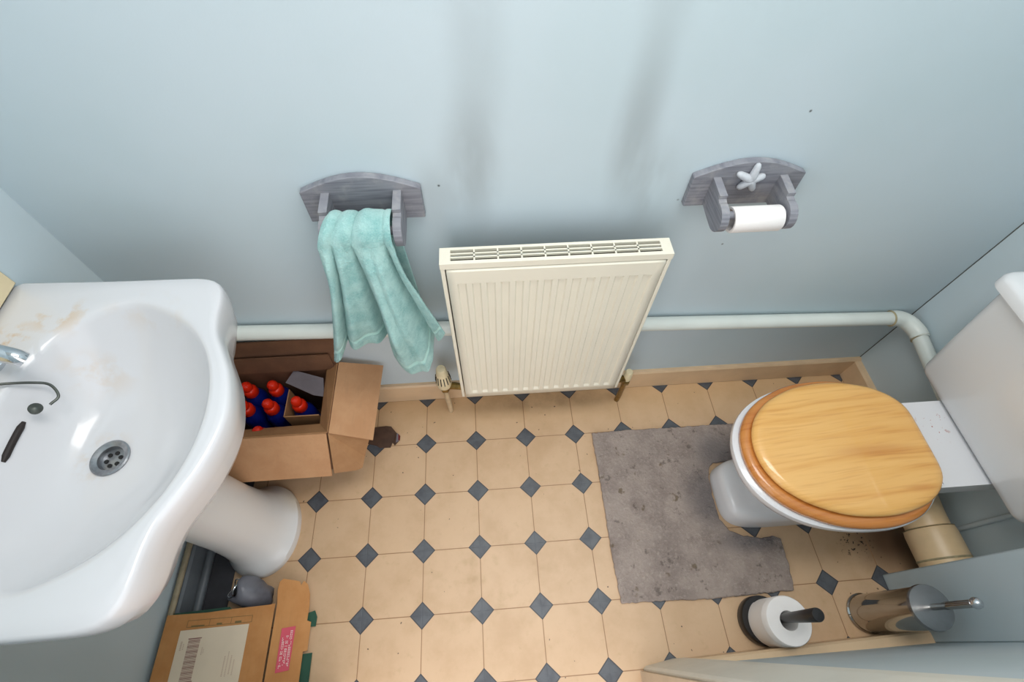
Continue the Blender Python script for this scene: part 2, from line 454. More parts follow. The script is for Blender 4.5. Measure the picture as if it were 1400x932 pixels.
loft(bm, rr); obj('pedestal', bm, M['pedestal'], wb)
# waste fitting
bm = B(); lathe(bm, [(.0315,.700),(.0320,.7035),(.0295,.7045),(.0215,.7015),(.0195,.694),(.0195,.689)], (dc[0],dc[1],0), n=48, caps=False)
wst = obj('waste_outlet', bm, M['drain'], wb)
bm = B(); lathe(bm, [(.0195,.690),(.0195,.6925),(.0001,.6935)], (dc[0],dc[1],0), n=32, caps=False)
obj('grid', bm, M['drain'], wst)
bm = B()
for k in range(6):
    a = 2*PI*k/6+.3; lathe(bm, [(.0036,.6925),(.0036,.6945)], (dc[0]+.0115*math.cos(a), dc[1]+.0115*math.sin(a), 0), n=12)
obj('grid_holes', bm, M['dark'], wst)
# overflow slot on the back slope of the bowl
def bowl_pt(a, t, up=0):
    k = int(round(a/(2*PI)*N)) % N; r = inner[k]; f = 1-t
    return Vector((c0[0]+r*math.cos(a))*(1-t) + Vector((0,)*3).x*0 for _ in range(1)) if False else Vector(((c0[0]+r*math.cos(a))*(1-t)+(dc[0]+.031*math.cos(a))*t, (c0[1]+r*math.sin(a))*(1-t)+(dc[1]+.031*math.sin(a))*t, zb+.124*f**2.6+up))
bm = B()
pts = [bowl_pt(a, .16) for a in [PI*(1-.10+.028*i) for i in range(8)]]
tube(bm, pts, [.003]+[.0055]*6+[.003], 12)
obj('overflow_slot', bm, M['slot'], wb)
# pillar taps
def tap(y0):
    bm = B(); lathe(bm, [(.024,.826),(.024,.834),(.018,.838),(.016,.88),(.019,.892),(.017,.905),(.010,.913),(.0001,.915)], (-.757,y0,0), n=32, caps=False)
    t = obj('tap', bm, M['chrome'], wb)
    bm = B(); p = bez([(-.757,y0,.868),(-.725,y0-.003,.882),(-.70,y0-.010,.884),(-.672,y0-.016,.876),(-.664,y0-.017,.866)], 5)
    tube(bm, p, [.012+.001*math.sin(i/len(p)*PI) for i in range(len(p))], 18); obj('spout', bm, M['chrome'], t)
    bm = B(); lathe(bm, [(.0001,.914),(.02,.914),(.024,.922),(.022,.936),(.012,.942),(.0001,.943)], (-.757,y0,0), n=24, caps=False); obj('handle', bm, M['chrome'], t)
tap(-.136); tap(-.37)
bm = B()
tube(bm, bez([(-.752,-.185,.8285),(-.74,-.183,.836),(-.715,-.176,.835),(-.69,-.163,.812),(-.676,-.160,.797),(-.664,-.176,.786),(-.670,-.192,.787)], 8), .0022, 8)
ch = obj('plug_chain', bm, M['chain'], wb)
bm = B(); lathe(bm, [(.0001,-.004),(.008,-.004),(.0095,.003),(.005,.006),(.0001,.007)], (-.682,-.203,.795), n=20, caps=False, M_=Matrix.Rotation(.7,3,'Y')); obj('plug', bm, M['chain'], ch)

# ------------------------------------------------------------------ toilet
ty = -.229
tl = thing('toilet', (.95, ty, 0), 'white close-coupled toilet with a varnished pine seat and lid', 'toilet')
bm = B(); rr = []
for z, x0, x1, hw, e in ((0,.737,1.20,.103,4.2),(.05,.740,1.20,.100,4.2),(.066,.744,1.20,.096,4),(.074,.752,1.19,.088,3.8),(.077,.775,1.18,.078,3.4),(.081,.82,1.17,.068,3),(.09,.845,1.17,.066,2.6),(.15,.855,1.17,.070,2.4),(.22,.825,1.17,.095,2.3),(.275,.755,1.165,.138,2.2),(.315,.69,1.16,.168,2.2),(.335,.662,1.155,.184,2.2),(.355,.655,1.15,.189,2.2),(.366,.656,1.15,.188,2.2),(.370,.663,1.148,.182,2.2)):
    cx = min(.93, (x0+x1)/2+.05); rr.append(sup(cx, ty-.004, cx-x0, hw, z, e, 72, axb=x1-cx))
loft(bm, rr)
prism(bm, rrect(1.02, 1.342, ty-.112, ty+.108, .015), .325, .384)
pan = obj('pan', bm, mk_ceramic('marked_pan_ceramic', [((.235,.045,.384),(.06,.06,.03),.85,srgb(170,96,80),55,.60,.64)], (224,224,227)), tl, angle=50)
bm = B(); tube(bm, [(1.108,ty-.108,.3955),(1.108,ty+.07,.3955)], .0045, 12); tube(bm, [(1.09,ty-.06,.372),(1.09,ty-.06,.396)], .006, 12); tube(bm, [(1.09,ty+.06,.372),(1.09,ty+.06,.396)], .006, 12)
obj('hinge', bm, M['chrome'], tl)
def slab(half, c, prof, hole=None, n=120):
    R = polar(sym_outline(half, c[1]), c, n); bm = B(); rings = []
    for d, z in prof: rings.append([(c[0]+(r+d)*math.cos(2*PI*k/n), c[1]+(r+d)*math.sin(2*PI*k/n), z) for k, r in enumerate(R)])
    if hole:
        for d, z in hole: rings.append([(c[0]-.02+(r*.62+d)*math.cos(2*PI*k/n), c[1]+(r*.62+d)*math.sin(2*PI*k/n), z) for k, r in enumerate(R)])
        rings.append(rings[0]); loft(bm, rings[:-1], False, False)
        a = len(rings)-2; V = list(bm.verts)
        for k in range(n):
            j = (k+1) % n; bm.faces.new((V[a*n+k], V[a*n+j], V[j], V[k]))
    else: loft(bm, rings)
    return bm
lh = [(.688,0),(.694,.04),(.711,.076),(.737,.105),(.779,.134),(.855,.162),(.95,.169),(1.03,.154),(1.078,.130),(1.104,.104),(1.115,.080),(1.118,.05),(1.118,0)]
sh = [(.669,0),(.675,.045),(.692,.083),(.722,.118),(.770,.150),(.85,.180),(.95,.187),(1.03,.168),(1.080,.132),(1.104,.095),(1.110,.045),(1.111,0)]
bm = slab(sh, (.92, ty-.003), [(-.006,.370),(0,.374),(0,.386),(-.004,.392),(-.012,.394)], [(.01,.394),(0,.388),(0,.374),(.006,.370)])
obj('seat', bm, M['pine_seat'], tl, angle=60)
bm = slab(lh, (.92, ty), [(-.008,.397),(-.001,.400),(0,.406),(-.004,.412),(-.012,.4155),(-.024,.417)])
obj('lid', bm, M['pine'], tl, angle=60)
bm = B(); rr = []
for z, xf, h in ((.384,1.250,.185),(.388,1.237,.198),(.396,1.230,.206),(.41,1.226,.210),(.55,1.205,.220),(.70,1.186,.230),(.712,1.186,.230)):
    rr.append([(x, y, z) for x, y in rrect(xf, XR-.002, ty-h, ty+h, .024, 6)])
loft(bm, rr); cis = obj('cistern', bm, M['ceramic'], tl, angle=50)
bm = B(); rr = []
for z, d in ((.708,-.004),(.711,0),(.732,0),(.740,-.005),(.744,-.016)):
    rr.append([(x, y, z) for x, y in rrect(1.172-d, XR-.002, ty-.252-d, ty+.252+d, .03, 6)])
loft(bm, rr); obj('cistern_lid', bm, M['ceramic'], cis, angle=50)

# ------------------------------------------------------------------ pipes
sp = thing('soil_pipe', (1.265,-.40,0), 'wide cream soil pipe running behind the toilet into the wall boxing', 'pipe')
bm = B(); tube(bm, bez([(1.16,ty-.02,.20),(1.215,ty-.035,.175),(1.252,ty-.075,.135),(1.265,-.345,.115),(1.265,-.395,.112)], 6), .054, 32); obj('pipe_bend', bm, M['soil'], sp)
bm = B(); lathe(bm, [(.056,-.486),(.061,-.486),(.062,-.470),(.062,-.405),(.060,-.392),(.0545,-.390)], (1.265,0,.112), 'Y', 40, caps=False); obj('collar', bm, M['soil'], sp)
bm = B(); lathe(bm, [(.0625,-.473),(.0635,-.471),(.0625,-.468)], (1.265,0,.112), 'Y', 40, caps=False); obj('seal', bm, M['joint'], sp)
bm = B(); lathe(bm, [(.0550,-.391),(.0615,-.3905),(.0560,-.388)], (1.265,0,.112), 'Y', 40, caps=False); obj('seal', bm, M['joint'], sp)
wp = thing('waste_pipe', (.3,.15,.425), 'white plastic waste pipe sloping along the blue wall behind the radiator', 'pipe')
zp = lambda x: .442 - .0557*x
bm = B(); tube(bm, [(-.74,.152,zp(-.74)),(1.262,.152,zp(1.262))], .020, 24); obj('pipe_run', bm, M['pvc'], wp)
bm = B(); e = [(1.252,.152,zp(1.252)),(1.272,.152,zp(1.27)),(1.292,.146,zp(1.29)-.002),(1.308,.130,zp(1.3)-.004),(1.318,.105,zp(1.3)-.008),(1.318,.088,zp(1.3)-.011)]
tube(bm, bez(e, 5), .0235, 24); obj('elbow', bm, M['pvc'], wp)
bm = B(); tube(bm, [(1.318,.095,zp(1.3)-.01),(1.318,-.115,zp(1.3)-.045)], .020, 24); obj('pipe_return', bm, M['pvc'], wp)
bm = B(); lathe(bm, [(.0203,1.249),(.0245,1.251),(.0203,1.253)], (0,.152,zp(1.25)), 'X', 24, caps=False); obj('joint', bm, M['joint'], wp)
bm = B(); lathe(bm, [(.0203,.085),(.0245,.087),(.0203,.089)], (1.318,0,zp(1.3)-.011), 'Y', 24, caps=False); obj('joint', bm, M['joint'], wp)
bm = B(); tube(bm, [(1.338,-.399,.0),(1.338,-.399,.384)], .0065, 14)
tag(obj('supply_pipe', bm, M['wall_low'], at=(1.338,-.399,0)), 'thin grey upright supply pipe under the toilet cistern', 'pipe')
bm = B(); tube(bm, [(-.787,.10,.108),(-.787,-.62,.108)], .0075, 12)
tag(obj('heating_pipe', bm, plain('dusty_painted_pipe', srgb(168,154,126), .5, var=.15, scale=40), at=(-.787,-.25,.108)), 'thin dusty beige pipe running above the grey skirting under the washbasin', 'pipe')

# ------------------------------------------------------------------ radiator
rd = thing('radiator', (.21,.085,.2), 'white ribbed panel radiator under two sooty streaks on the blue wall', 'radiator')
RX0, RX1, RZ0, RZ1, RY0, RY1 = -.030, .446, .203, .797, .066, .107
bm = B(); prof = [(RX0+.012,0)]
nr = 14; w = (RX1-RX0-.024-.026)/nr; x = RX0+.012+.013
for i in range(nr):
    prof += [(x+.005,0),(x+.008,-.0038),(x+w-.008,-.0038),(x+w-.005,0)]; x += w
prof.append((RX1-.012,0))
# front panel: flat margins at top and bottom, pressed channels between
rows = [(RZ0+.002,0),(RZ0+.028,0),(RZ0+.037,1),(RZ1-.060,1),(RZ1-.057,0),(RZ1-.020,0),(RZ1-.014,-.3)]
loft(bm, [[(px, (RY0-.004-d*m) if m >= 0 else RY0, z) for px, d in prof] for z, m in rows], False, False, closed=False)
obj('front_panel', bm, M['rad'], rd, angle=20, mods=[SOL(.003, 0)])
bm = boxes((RX0,RX0+.009,RY0-.003,RY1,RZ0,RZ1),); obj('side_panel', bm, M['rad'], rd, mods=[BEV(.002)])
bm = boxes((RX1-.009,RX1,RY0-.003,RY1,RZ0,RZ1),); obj('side_panel', bm, M['rad'], rd, mods=[BEV(.002)])
g = B()
ya, yb = RY0-.004, RY1
slx0, slx1 = RX0+.022, RX1-.022
box(g, RX0, RX1, ya, ya+.009, RZ1-.012, RZ1+.003); box(g, RX0, RX1, yb-.007, yb, RZ1-.012, RZ1+.003)
box(g, RX0, slx0, ya+.009, yb-.007, RZ1-.004, RZ1+.003); box(g, slx1, RX1, ya+.009, yb-.007, RZ1-.004, RZ1+.003)
for i in range(1, 9):
    xx = slx0+(slx1-slx0)*i/9; box(g, xx-.0016, xx+.0016, ya+.009, yb-.007, RZ1-.003, RZ1+.0025)
for j in (1,2):
    yy = ya+.009+(yb-ya-.016)*j/3; box(g, slx0, slx1, yy-.0016, yy+.0016, RZ1-.003, RZ1+.0025)
obj('top_grille', g, M['rad'], rd, smooth=False)
bm = B(); box(bm, RX0+.012, RX1-.012, RY1-.013, RY1-.010, RZ0+.01, RZ1-.02)
for i in range(34):
    xx = RX0+.02+i*.0132; box(bm, xx, xx+.001, RY0+.006, RY1-.012, RZ0+.05, RZ1-.09)
obj('convector_fins', bm, M['rad_in'], rd, smooth=False)
for q in ((.05,.09,RY1-.002,YW,.62,.66),(.33,.37,RY1-.002,YW,.62,.66),(.05,.09,RY1-.002,YW,.26,.30),(.33,.37,RY1-.002,YW,.26,.30)):
    obj('wall_bracket', boxes(q), M['rad'], rd)
v = thing('radiator_valve', (-.083,.112,0), 'cream thermostatic radiator valve with a slotted bulb head', 'valve')
bm = B(); tube(bm, bez([(-.083,.114,-.002),(-.083,.112,.06),(-.083,.106,.12),(-.083,.104,.185)], 4), .0085, 14); obj('tail_pipe', bm, M['pipe_paint'], v)
bm = B(); lathe(bm, [(.0135,.178),(.0155,.182),(.0155,.197),(.013,.200),(.012,.213)], (-.083,.104,0), n=6); tube(bm, [(-.083,.104,.205),(-.05,.098,.212),(RX0+.001,.092,.214)], [.011,.012,.010], 14)
obj('valve_body', bm, M['brass'], v)
bm = B(); lathe(bm, [(.012,.212),(.0215,.214),(.0235,.228),(.0225,.250),(.019,.275),(.0165,.292),(.015,.306),(.0125,.312),(.0001,.314)], (-.083,.104,0), n=32, caps=False)
hd = obj('thermostat_head', bm, M['valve_white'], v)
bm = B()
for k in range(14):
    a = 2*PI*k/14; r1, r2 = .0222, .0188
    p = [(-.083+math.cos(a)*(r+.0004), .104+math.sin(a)*(r+.0004), z) for r, z in ((.0230,.244),(.0208,.262),(.0185,.279))]
    tube(bm, p, .0014, 6)
obj('vent_slots', bm, M['dark'], hd)
v = thing('radiator_valve', (.495,.112,0), 'small capped brass lockshield radiator valve near the grey mat', 'valve')
bm = B(); tube(bm, bez([(.495,.116,-.002),(.495,.114,.05),(.491,.108,.11),(.489,.106,.16)], 4), .0085, 14); obj('tail_pipe', bm, M['brass'], v)
bm = B(); lathe(bm, [(.0135,.155),(.015,.158),(.015,.172),(.012,.175),(.012,.185)], (.489,.104,0), n=6); tube(bm, [(.489,.104,.178),(.47,.10,.19),(RX1-.001,.094,.192)], [.010,.012,.010], 14); obj('valve_body', bm, M['brass'], v)
bm = B(); lathe(bm, [(.0125,.180),(.0135,.184),(.0125,.220),(.010,.226),(.0001,.227)], (.489,.104,0), n=24, caps=False); obj('cap', bm, M['valve_white'], v)

# ------------------------------------------------------------------ grey wooden wall holders
def holder(name, x0, label, cat, star):
    t = thing(name, (x0+.112, YW, .84), label, cat)
    bm = B(); W_ = .226; top = []
    for k in range(17):
        q = k/16; top.append((x0+W_*(1-q), .908+.031*math.sin(PI*q)))
    prism(bm, [(x0,.835),(x0+W_,.835)]+top, YW, YW-.015, lambda a, b, d: (a, d, b))
    obj('backboard', bm, M['greywood'], t, smooth=False, mods=[BEV(.0015,1)])
    for bx, mir in ((x0+.039,1),(x0+.174,-1)):
        pr = [(YW-.014,.906),(.112,.901),(.112,.893),(.104,.8905)]
        c = (.098,.862)
        for k in range(13):
            a = math.radians(70+ k*(210)/12); pr.append((c[0]+.030*math.cos(a), c[1]+.029*math.sin(a)))
        pr += [(.125,.836),(YW-.014,.842)]
        bm = B(); prism(bm, pr, bx, bx+.0158, lambda a, b, d: (d, a, b)); obj('bracket', bm, M['greywood'], t, smooth=False, mods=[BEV(.0015,1)])
    bm = B(); tube(bm, [(x0+.050,.093,.868),(x0+.176,.093,.868)], .0085, 16); obj('rod', bm, M['greywood'], t)
    if star:
        bm = B(); c = Vector((x0+.113, YW-.0195, .9035))
        for dx, dz in ((.002,.035),(.027,.006),(-.018,-.023),(.016,-.029),(-.032,.014)):
            d = Vector((dx,0,dz))
            tube(bm, [c+d*q+Vector((0,-.004*(1-q),0)) for q in (-.1,.1,.3,.55,.8,.95,1.02)], [.006,.0086,.0082,.0074,.0066,.0046,.001], 14)
        obj('starfish', bm, M['starfish'], t, angle=80)
    return t
holder('toilet_roll_holder', .478, 'grey wooden wall holder decorated with a pale starfish', 'toilet roll holder', True)
holder('towel_holder', -.280, 'grey wooden wall holder with the aqua towel hanging from it', 'towel holder', False)
bm = B(); lathe(bm, [(.0205,.5475),(.0245,.5475),(.0255,.549),(.0255,.645),(.0245,.647),(.0205,.647)], (0,.093,.868-.0115), 'X', 36, caps=False)
V = list(bm.verts); n = 36
for k in range(n): bm.faces.new((V[5*n+k], V[5*n+(k+1)%n], V[(k+1)%n], V[k]))
r1 = obj('toilet_roll', bm, M['paper'], at=(.595,.093,.8565)); tag(r1, 'nearly finished white toilet roll on the rod below the starfish', 'toilet roll', 'white toilet rolls')

# ------------------------------------------------------------------ towel
def towel():
    bm = B(); uvl = bm.loops.layers.uv.new('UVMap')
    Lc = bez([(-.243,0,.868),(-.250,0,.81),(-.274,0,.70),(-.303,0,.58),(-.333,0,.460)], 10)
    Rc = bez([(-.108,0,.868),(-.098,0,.84),(-.076,0,.754),(-.058,0,.665),(-.043,0,.575)], 10)
    bot = [(0,-.333,.460),(.06,-.318,.492),(.15,-.288,.530),(.27,-.250,.550),(.37,-.215,.538),(.45,-.188,.510),(.52,-.165,.465),(.60,-.140,.432),(.68,-.118,.420),(.76,-.096,.430),(.83,-.085,.455),(.87,-.080,.500),(.92,-.064,.520),(.96,-.050,.548),(1,-.043,.575)]
    def lerp(tab, u):
        for a, b in zip(tab, tab[1:]):
            if u <= b[0]:
                t = (u-a[0])/(b[0]-a[0]); t = t*t*(3-2*t)*.3+t*.7; return [a[i]*(1-t)+b[i]*t for i in (1,2)]
        return list(tab[-1][1:])
    yt = .095; rr_ = .036
    def fold(u):
        g = lambda c, w: math.exp(-((u-c)/w)**2)
        return .8*g(.08,.06)+.7*g(.26,.055)-.8*g(.17,.03)-1.5*g(.44,.032)+1.3*g(.60,.10)+.9*g(.75,.06)-1.3*g(.885,.035)+.3*g(1,.05)
    def P(u, v):
        if v < 0:                                        # over the rod and down the back
            xt = Lc[0].x*(1-u)+Rc[0].x*u
            s = -v; xt = (Lc[0].x+.024*min(1, s/.07))*(1-u)+Rc[0].x*u
            if s < .12:
                a = PI*(s/.12); h_ = 1+.10*fold(u)+.05*math.sin(23*u); return Vector((xt, yt - rr_*math.cos(a)*(1 if a > 1.57 else h_), .868 + (rr_-.002)*math.sin(a)*h_))
            q = (s-.12); return Vector((xt+(u-.5)*.05*q, yt+rr_+.004*math.sin(9*u)*q*2-.3*min(q,.02), .868-q*.55))
        a = v*(len(Lc)-1); i = min(int(a), len(Lc)-2); f = a-i
        L = Lc[i].lerp(Lc[i+1], f); R = Rc[i].lerp(Rc[i+1], f)
        # blend of edges, pulled to the bottom outline as v grows
        bx, bz = lerp(bot, u)
        e = v**1.15
        lx, lz = -.243*(1-u)-.108*u, .868
        mx = lx*(1-e)+bx*e; mz = lz*(1-v)+bz*v
        ex = L.x*(1-u)+R.x*u; 
        w = 4*u*(1-u)
        x = mx*w+ (ex)*(1-w); z = mz
        amp = .016+.020*min(1, v*1.8)
        if v < .12: amp *= .22+.78*v/.12
        y = yt-rr_ - amp*fold(u)*(.85+.15*math.sin(5*v+9*u)) - .018*math.sin(PI*min(1,v)) *0.6
        y -= .004*math.sin(17*u+6*v)*v
        x += .010*math.sin(PI*v)*math.exp(-((u-.5)/.09)**2)
        nz = noise.noise(Vector((x*22, v*8, 3.1)))*.005*v + noise.noise(Vector((x*260, z*260, 0)))*.0014
        return Vector((x, min(y+nz, .142), z))
    nu, vs = 150, [-.62+i*.01 for i in range(62)] + [i/190 for i in range(191)]
    G = [[bm.verts.new(P(i/nu, v)) for i in range(nu+1)] for v in vs]
    for a in range(len(vs)-1):
        for i in range(nu):
            f = bm.faces.new((G[a][i], G[a][i+1], G[a+1][i+1], G[a+1][i]))
            for lp, (uu, vv) in zip(f.loops, ((i,a),(i+1,a),(i+1,a+1),(i,a+1))): lp[uvl].uv = (uu/nu, max(0, vs[vv]))
    o = obj('hand_towel', bm, M['terry'], at=(-.165,.09,.868), angle=180, mods=[SOL(.006, 0)])
    return tag(o, 'aqua terry hand towel draped over the grey wooden holder', 'towel')
towel()

# ------------------------------------------------------------------ mat
bm = B()
out = [(.386,-.004),(.50,-.001),(.64,-.003),(.76,-.002),(.893,-.003),(.900,-.06),(.902,-.122),(.86,-.127),(.80,-.129),(.765,-.132),(.744,-.146),(.734,-.18),(.730,-.23),(.730,-.305),(.750,-.338),(.79,-.356),(.84,-.366),(.875,-.362),(.896,-.372),(.893,-.44),(.884,-.508),(.78,-.510),(.64,-.513),(.50,-.508),(.388,-.506),(.384,-.38),(.387,-.20)]
P2 = []
rnd = random.Random(3)
for i in range(len(out)):
    a, b = Vector(out[i]), Vector(out[(i+1) % len(out)]); m = max(2, int((b-a).length/.008))
    for k in range(m):
        q = a.lerp(b, k/m); P2.append((q.x+rnd.uniform(-.0016,.0016), q.y+rnd.uniform(-.0016,.0016)))
fc = bm.faces.new([bm.verts.new((x, y, 0.0005)) for x, y in P2])
ex = bmesh.ops.extrude_face_region(bm, geom=[fc]); tv = [e_ for e_ in ex['geom'] if isinstance(e_, bmesh.types.BMVert)]
bmesh.ops.translate(bm, verts=tv, vec=(0,0,.010))
tag(obj('toilet_mat', bm, M['mat'], at=(0,0,0), angle=50, mods=[BEV(.003,2)]), 'worn grey U-shaped pile mat fitted around the toilet foot', 'mat')

# ------------------------------------------------------------------ roll stand and roll
sx, sy = .765, -.574
st = thing('toilet_roll_stand', (sx,sy,0), 'black metal stand with an upright post on the tiled floor', 'toilet roll stand')
bm = B(); lathe(bm, [(.0585,0),(.060,.003),(.060,.028),(.058,.032),(.014,.0325)], (sx-.004,sy,0), n=48); obj('base', bm, M['black'], st)
bm = B(); lathe(bm, [(.011,.024),(.011,.12),(.012,.18),(.0135,.24),(.0148,.285),(.0135,.289),(.0001,.290)], (sx,sy,0), n=28); obj('post', bm, M['black'], st)
bm = B(); prof = [(.021,.035),(.054,.0335),(.0565,.036),(.0565,.132),(.0545,.135),(.0225,.135),(.021,.132)]
rx, ry = sx+.009, sy-.006
lathe(bm, prof, (rx,ry,0), n=56, caps=False)
V = list(bm.verts); n = 56
for k in range(n): bm.faces.new((V[6*n+k], V[6*n+(k+1)%n], V[(k+1)%n], V[k]))
# torn loose end hanging at the bottom edge
loft(bm, [[(rx+(.0572)*math.cos(a), ry+.0572*math.sin(a), z if z > .04 else .030-.008*rnd.random()) for a in [math.radians(120+6*k) for k in range(24)]] for z in (.11,.03)], False, False, closed=False)
tag(obj('toilet_roll', bm, M['paper'], at=(sx,sy,.0335)), 'thick white toilet roll with a torn edge on the black floor stand', 'toilet roll', 'white toilet rolls')
# toilet brush
bx, by = 1.062, -.578
tb = thing('toilet_brush', (bx,by,0), 'polished steel toilet brush canister with a ball-ended handle', 'toilet brush')
bm = B(); lathe(bm, [(.047,0),(.050,.002),(.050,.006),(.0465,.009),(.0465,.236)], (bx,by,0), n=64); obj('canister', bm, M['steel'], tb)
bm = B(); lathe(bm, [(.045,.234),(.049,.236),(.0495,.243),(.0485,.248),(.010,.252),(.0001,.2525)], (bx,by,0), n=64, caps=False); obj('canister_lid', bm, M['lid_steel'], tb)
bm = B(); lathe(bm, [(.0072,.250),(.0072,.288),(.0082,.289),(.0082,.365),(.006,.367)], (bx,by,0), n=20); h = obj('handle', bm, M['steel'], tb)
bm = B(); lathe(bm, [(0.0118*math.sin(PI*k/12)+.0001, .374-.0118*math.cos(PI*k/12)) for k in range(13)], (bx,by,0), n=24, caps=False); obj('knob', bm, M['chrome'], h)

# ------------------------------------------------------------------ open carton with bottles
cb = thing('cardboard_box', (-.55,.045,0), 'open brown cardboard box of blue bottles with its flaps spread under the white pipe', 'cardboard box')
BX0, BX1, BY0, BY1, BH = -.735, -.385, -.066, .152, .300
bm = B()
box(bm, BX0, BX1, BY0, BY1, .001, .006)
box(bm, BX0, BX1, BY0, BY0+.004, .006, BH-.002); box(bm, BX0, BX1, BY1-.004, BY1, .006, BH-.002)
box(bm, BX0, BX0+.004, BY0+.004, BY1-.004, .006, BH-.002); box(bm, BX1-.004, BX1, BY0+.004, BY1-.004, .006, BH-.002)
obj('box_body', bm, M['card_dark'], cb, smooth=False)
def sheet_part(name, pts, mat, parent, t=.004, smooth=False, sub=0):
    bm = B(); sheet(bm, pts)
    return obj(name, bm, mat, parent, smooth=smooth, mods=[SOL(t, 0)])
sheet_part('flap', [(BX1+.002,BY0-.002,BH),(BX1+.003,BY1,BH),(-.264,BY1+.008,.252),(-.277,-.074,.246)], M['card'], cb)
sheet_part('flap', [(BX0,BY0-.002,BH),(BX1-.004,BY0-.002,BH),(-.396,-.148,.190),(BX0+.01,-.150,.192)], M['card'], cb)
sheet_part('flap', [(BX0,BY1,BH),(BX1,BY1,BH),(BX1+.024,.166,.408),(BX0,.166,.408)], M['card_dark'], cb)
sheet_part('flap', [(BX0,BY0,BH),(BX0,BY1,BH),(BX0-.035,BY1,.40),(BX0-.035,BY0,.40)], M['card'], cb)
sheet_part('inner_edge', [(BX1-.001,BY0+.001,BH-.001),(BX1-.001,BY1-.002,BH-.001),(-.425,BY1-.006,.268),(-.427,-.018,.252)], M['card_in'], cb, .003)
sheet_part('inner_edge', [(BX0+.005,BY0+.001,BH-.001),(BX1-.003,BY0+.001,BH-.001),(-.428,-.019,.252),(BX0+.03,-.024,.252)], M['card_in'], cb, .003)
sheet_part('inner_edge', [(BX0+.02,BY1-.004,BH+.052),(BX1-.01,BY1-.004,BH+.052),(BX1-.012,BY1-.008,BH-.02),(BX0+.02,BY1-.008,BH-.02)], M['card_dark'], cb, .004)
bm = B()                                                  # gusset web between the two open flaps
C_ = Vector((BX1,BY0-.002,BH-.002)); A_ = Vector((-.290,-.064,.236)); D_ = Vector((-.393,-.140,.186)); Mi = [Vector(p) for p in ((-.318,-.088,.165),(-.326,-.117,.150),(-.340,-.124,.152))]
vs_ = [bm.verts.new(p) for p in (C_, A_, *Mi, D_)]
for i in range(1, 5): bm.faces.new((vs_[0], vs_[i], vs_[i+1]))
obj('gusset', bm, M['card_in'], cb, smooth=False, mods=[SOL(.003,0)])
# divider cell and grey printed flap inside
dv = obj('divider', boxes((-.535,-.532,.012,.098,.16,.250),(-.532,-.436,.010,.013,.16,.250)), M['card_in'], cb, smooth=False)
sheet_part('torn_flap', [(-.520,.150,.272),(-.432,.120,.268),(-.430,.070,.246),(-.462,.078,.244),(-.548,.122,.250)], M['grey_card'], cb, .003)

bot_pos = [(-.657,.112),(-.582,.112),(-.654,.052),(-.584,.052),(-.504,.055),(-.594,-.031)]
bot_lab = ['blue bottle with red cap beside the washbasin rim, rear row of the box', 'blue bottle with red cap next to the grey torn flap, rear row of the box',
           'blue bottle with red cap half hidden by the washbasin rim, middle row of the box', 'blue bottle with red cap standing just outside the cardboard divider',
           'blue bottle with red cap inside the cardboard divider cell', 'blue bottle mostly hidden under the front edge of the box']
def bottle(loc, label):
    t = thing('bottle', loc, label, 'bottle', 'bottles in the cardboard box')
    x, y, z = loc
    bm = B(); lathe(bm, [(.027,0),(.0305,.004),(.0305,.168),(.0295,.184),(.024,.200),(.0150,.210),(.013,.216)], (x,y,z), n=28); obj('bottle_body', bm, M['blue_bottle'], t)
    bm = B(); lathe(bm, [(.0185,.209),(.0200,.212),(.0200,.230),(.0175,.236),(.0138,.239),(.0152,.247),(.0142,.257),(.009,.264),(.0001,.266)], (x,y,z), n=28, caps=False); obj('cap', bm, M['red_cap'], t)
    return t
b0 = bottle((bot_pos[0][0], bot_pos[0][1], .006), bot_lab[0])
for (x, y), lab in zip(bot_pos[1:], bot_lab[1:]):
    r = b0.copy(); COL.objects.link(r); r.location = (x, y, .006); r['label'] = lab
    for chd in list(b0.children):
        c = chd.copy(); COL.objects.link(c); c.parent = r

# torn scrap on the floor
bm = B(); sheet(bm, [(-.366,.014,.002),(-.352,.034,.002),(-.342,.068,.003),(-.300,.070,.004),(-.284,.067,.004),(-.265,.043,.006),(-.254,.030,.008),(-.256,.012,.008),(-.268,-.001,.006),(-.276,.010,.005),(-.282,-.006,.003),(-.316,-.005,.002),(-.330,.004,.002)])
scr = obj('cardboard_scrap', bm, M['dark_card'], at=(-.31,.03,0), smooth=False, mods=[SOL(.003,1)]); tag(scr, 'torn dark brown cardboard scrap on the tiles beside the box', 'scrap')
bm = B(); sheet(bm, [(-.262,.040,.0105),(-.252,.031,.0105),(-.254,.012,.0105),(-.264,.006,.0105)]); obj('printed_edge', bm, M['grey_card'], scr, smooth=False, mods=[SOL(.001,0)])
bm = B(); sheet(bm, [(-.257,.036,.0115),(-.250,.028,.0115),(-.251,.012,.0115),(-.256,.014,.0115)]); obj('red_print', bm, plain('dark_red_print', srgb(110,20,24), .6), scr, smooth=False, mods=[SOL(.001,0)])

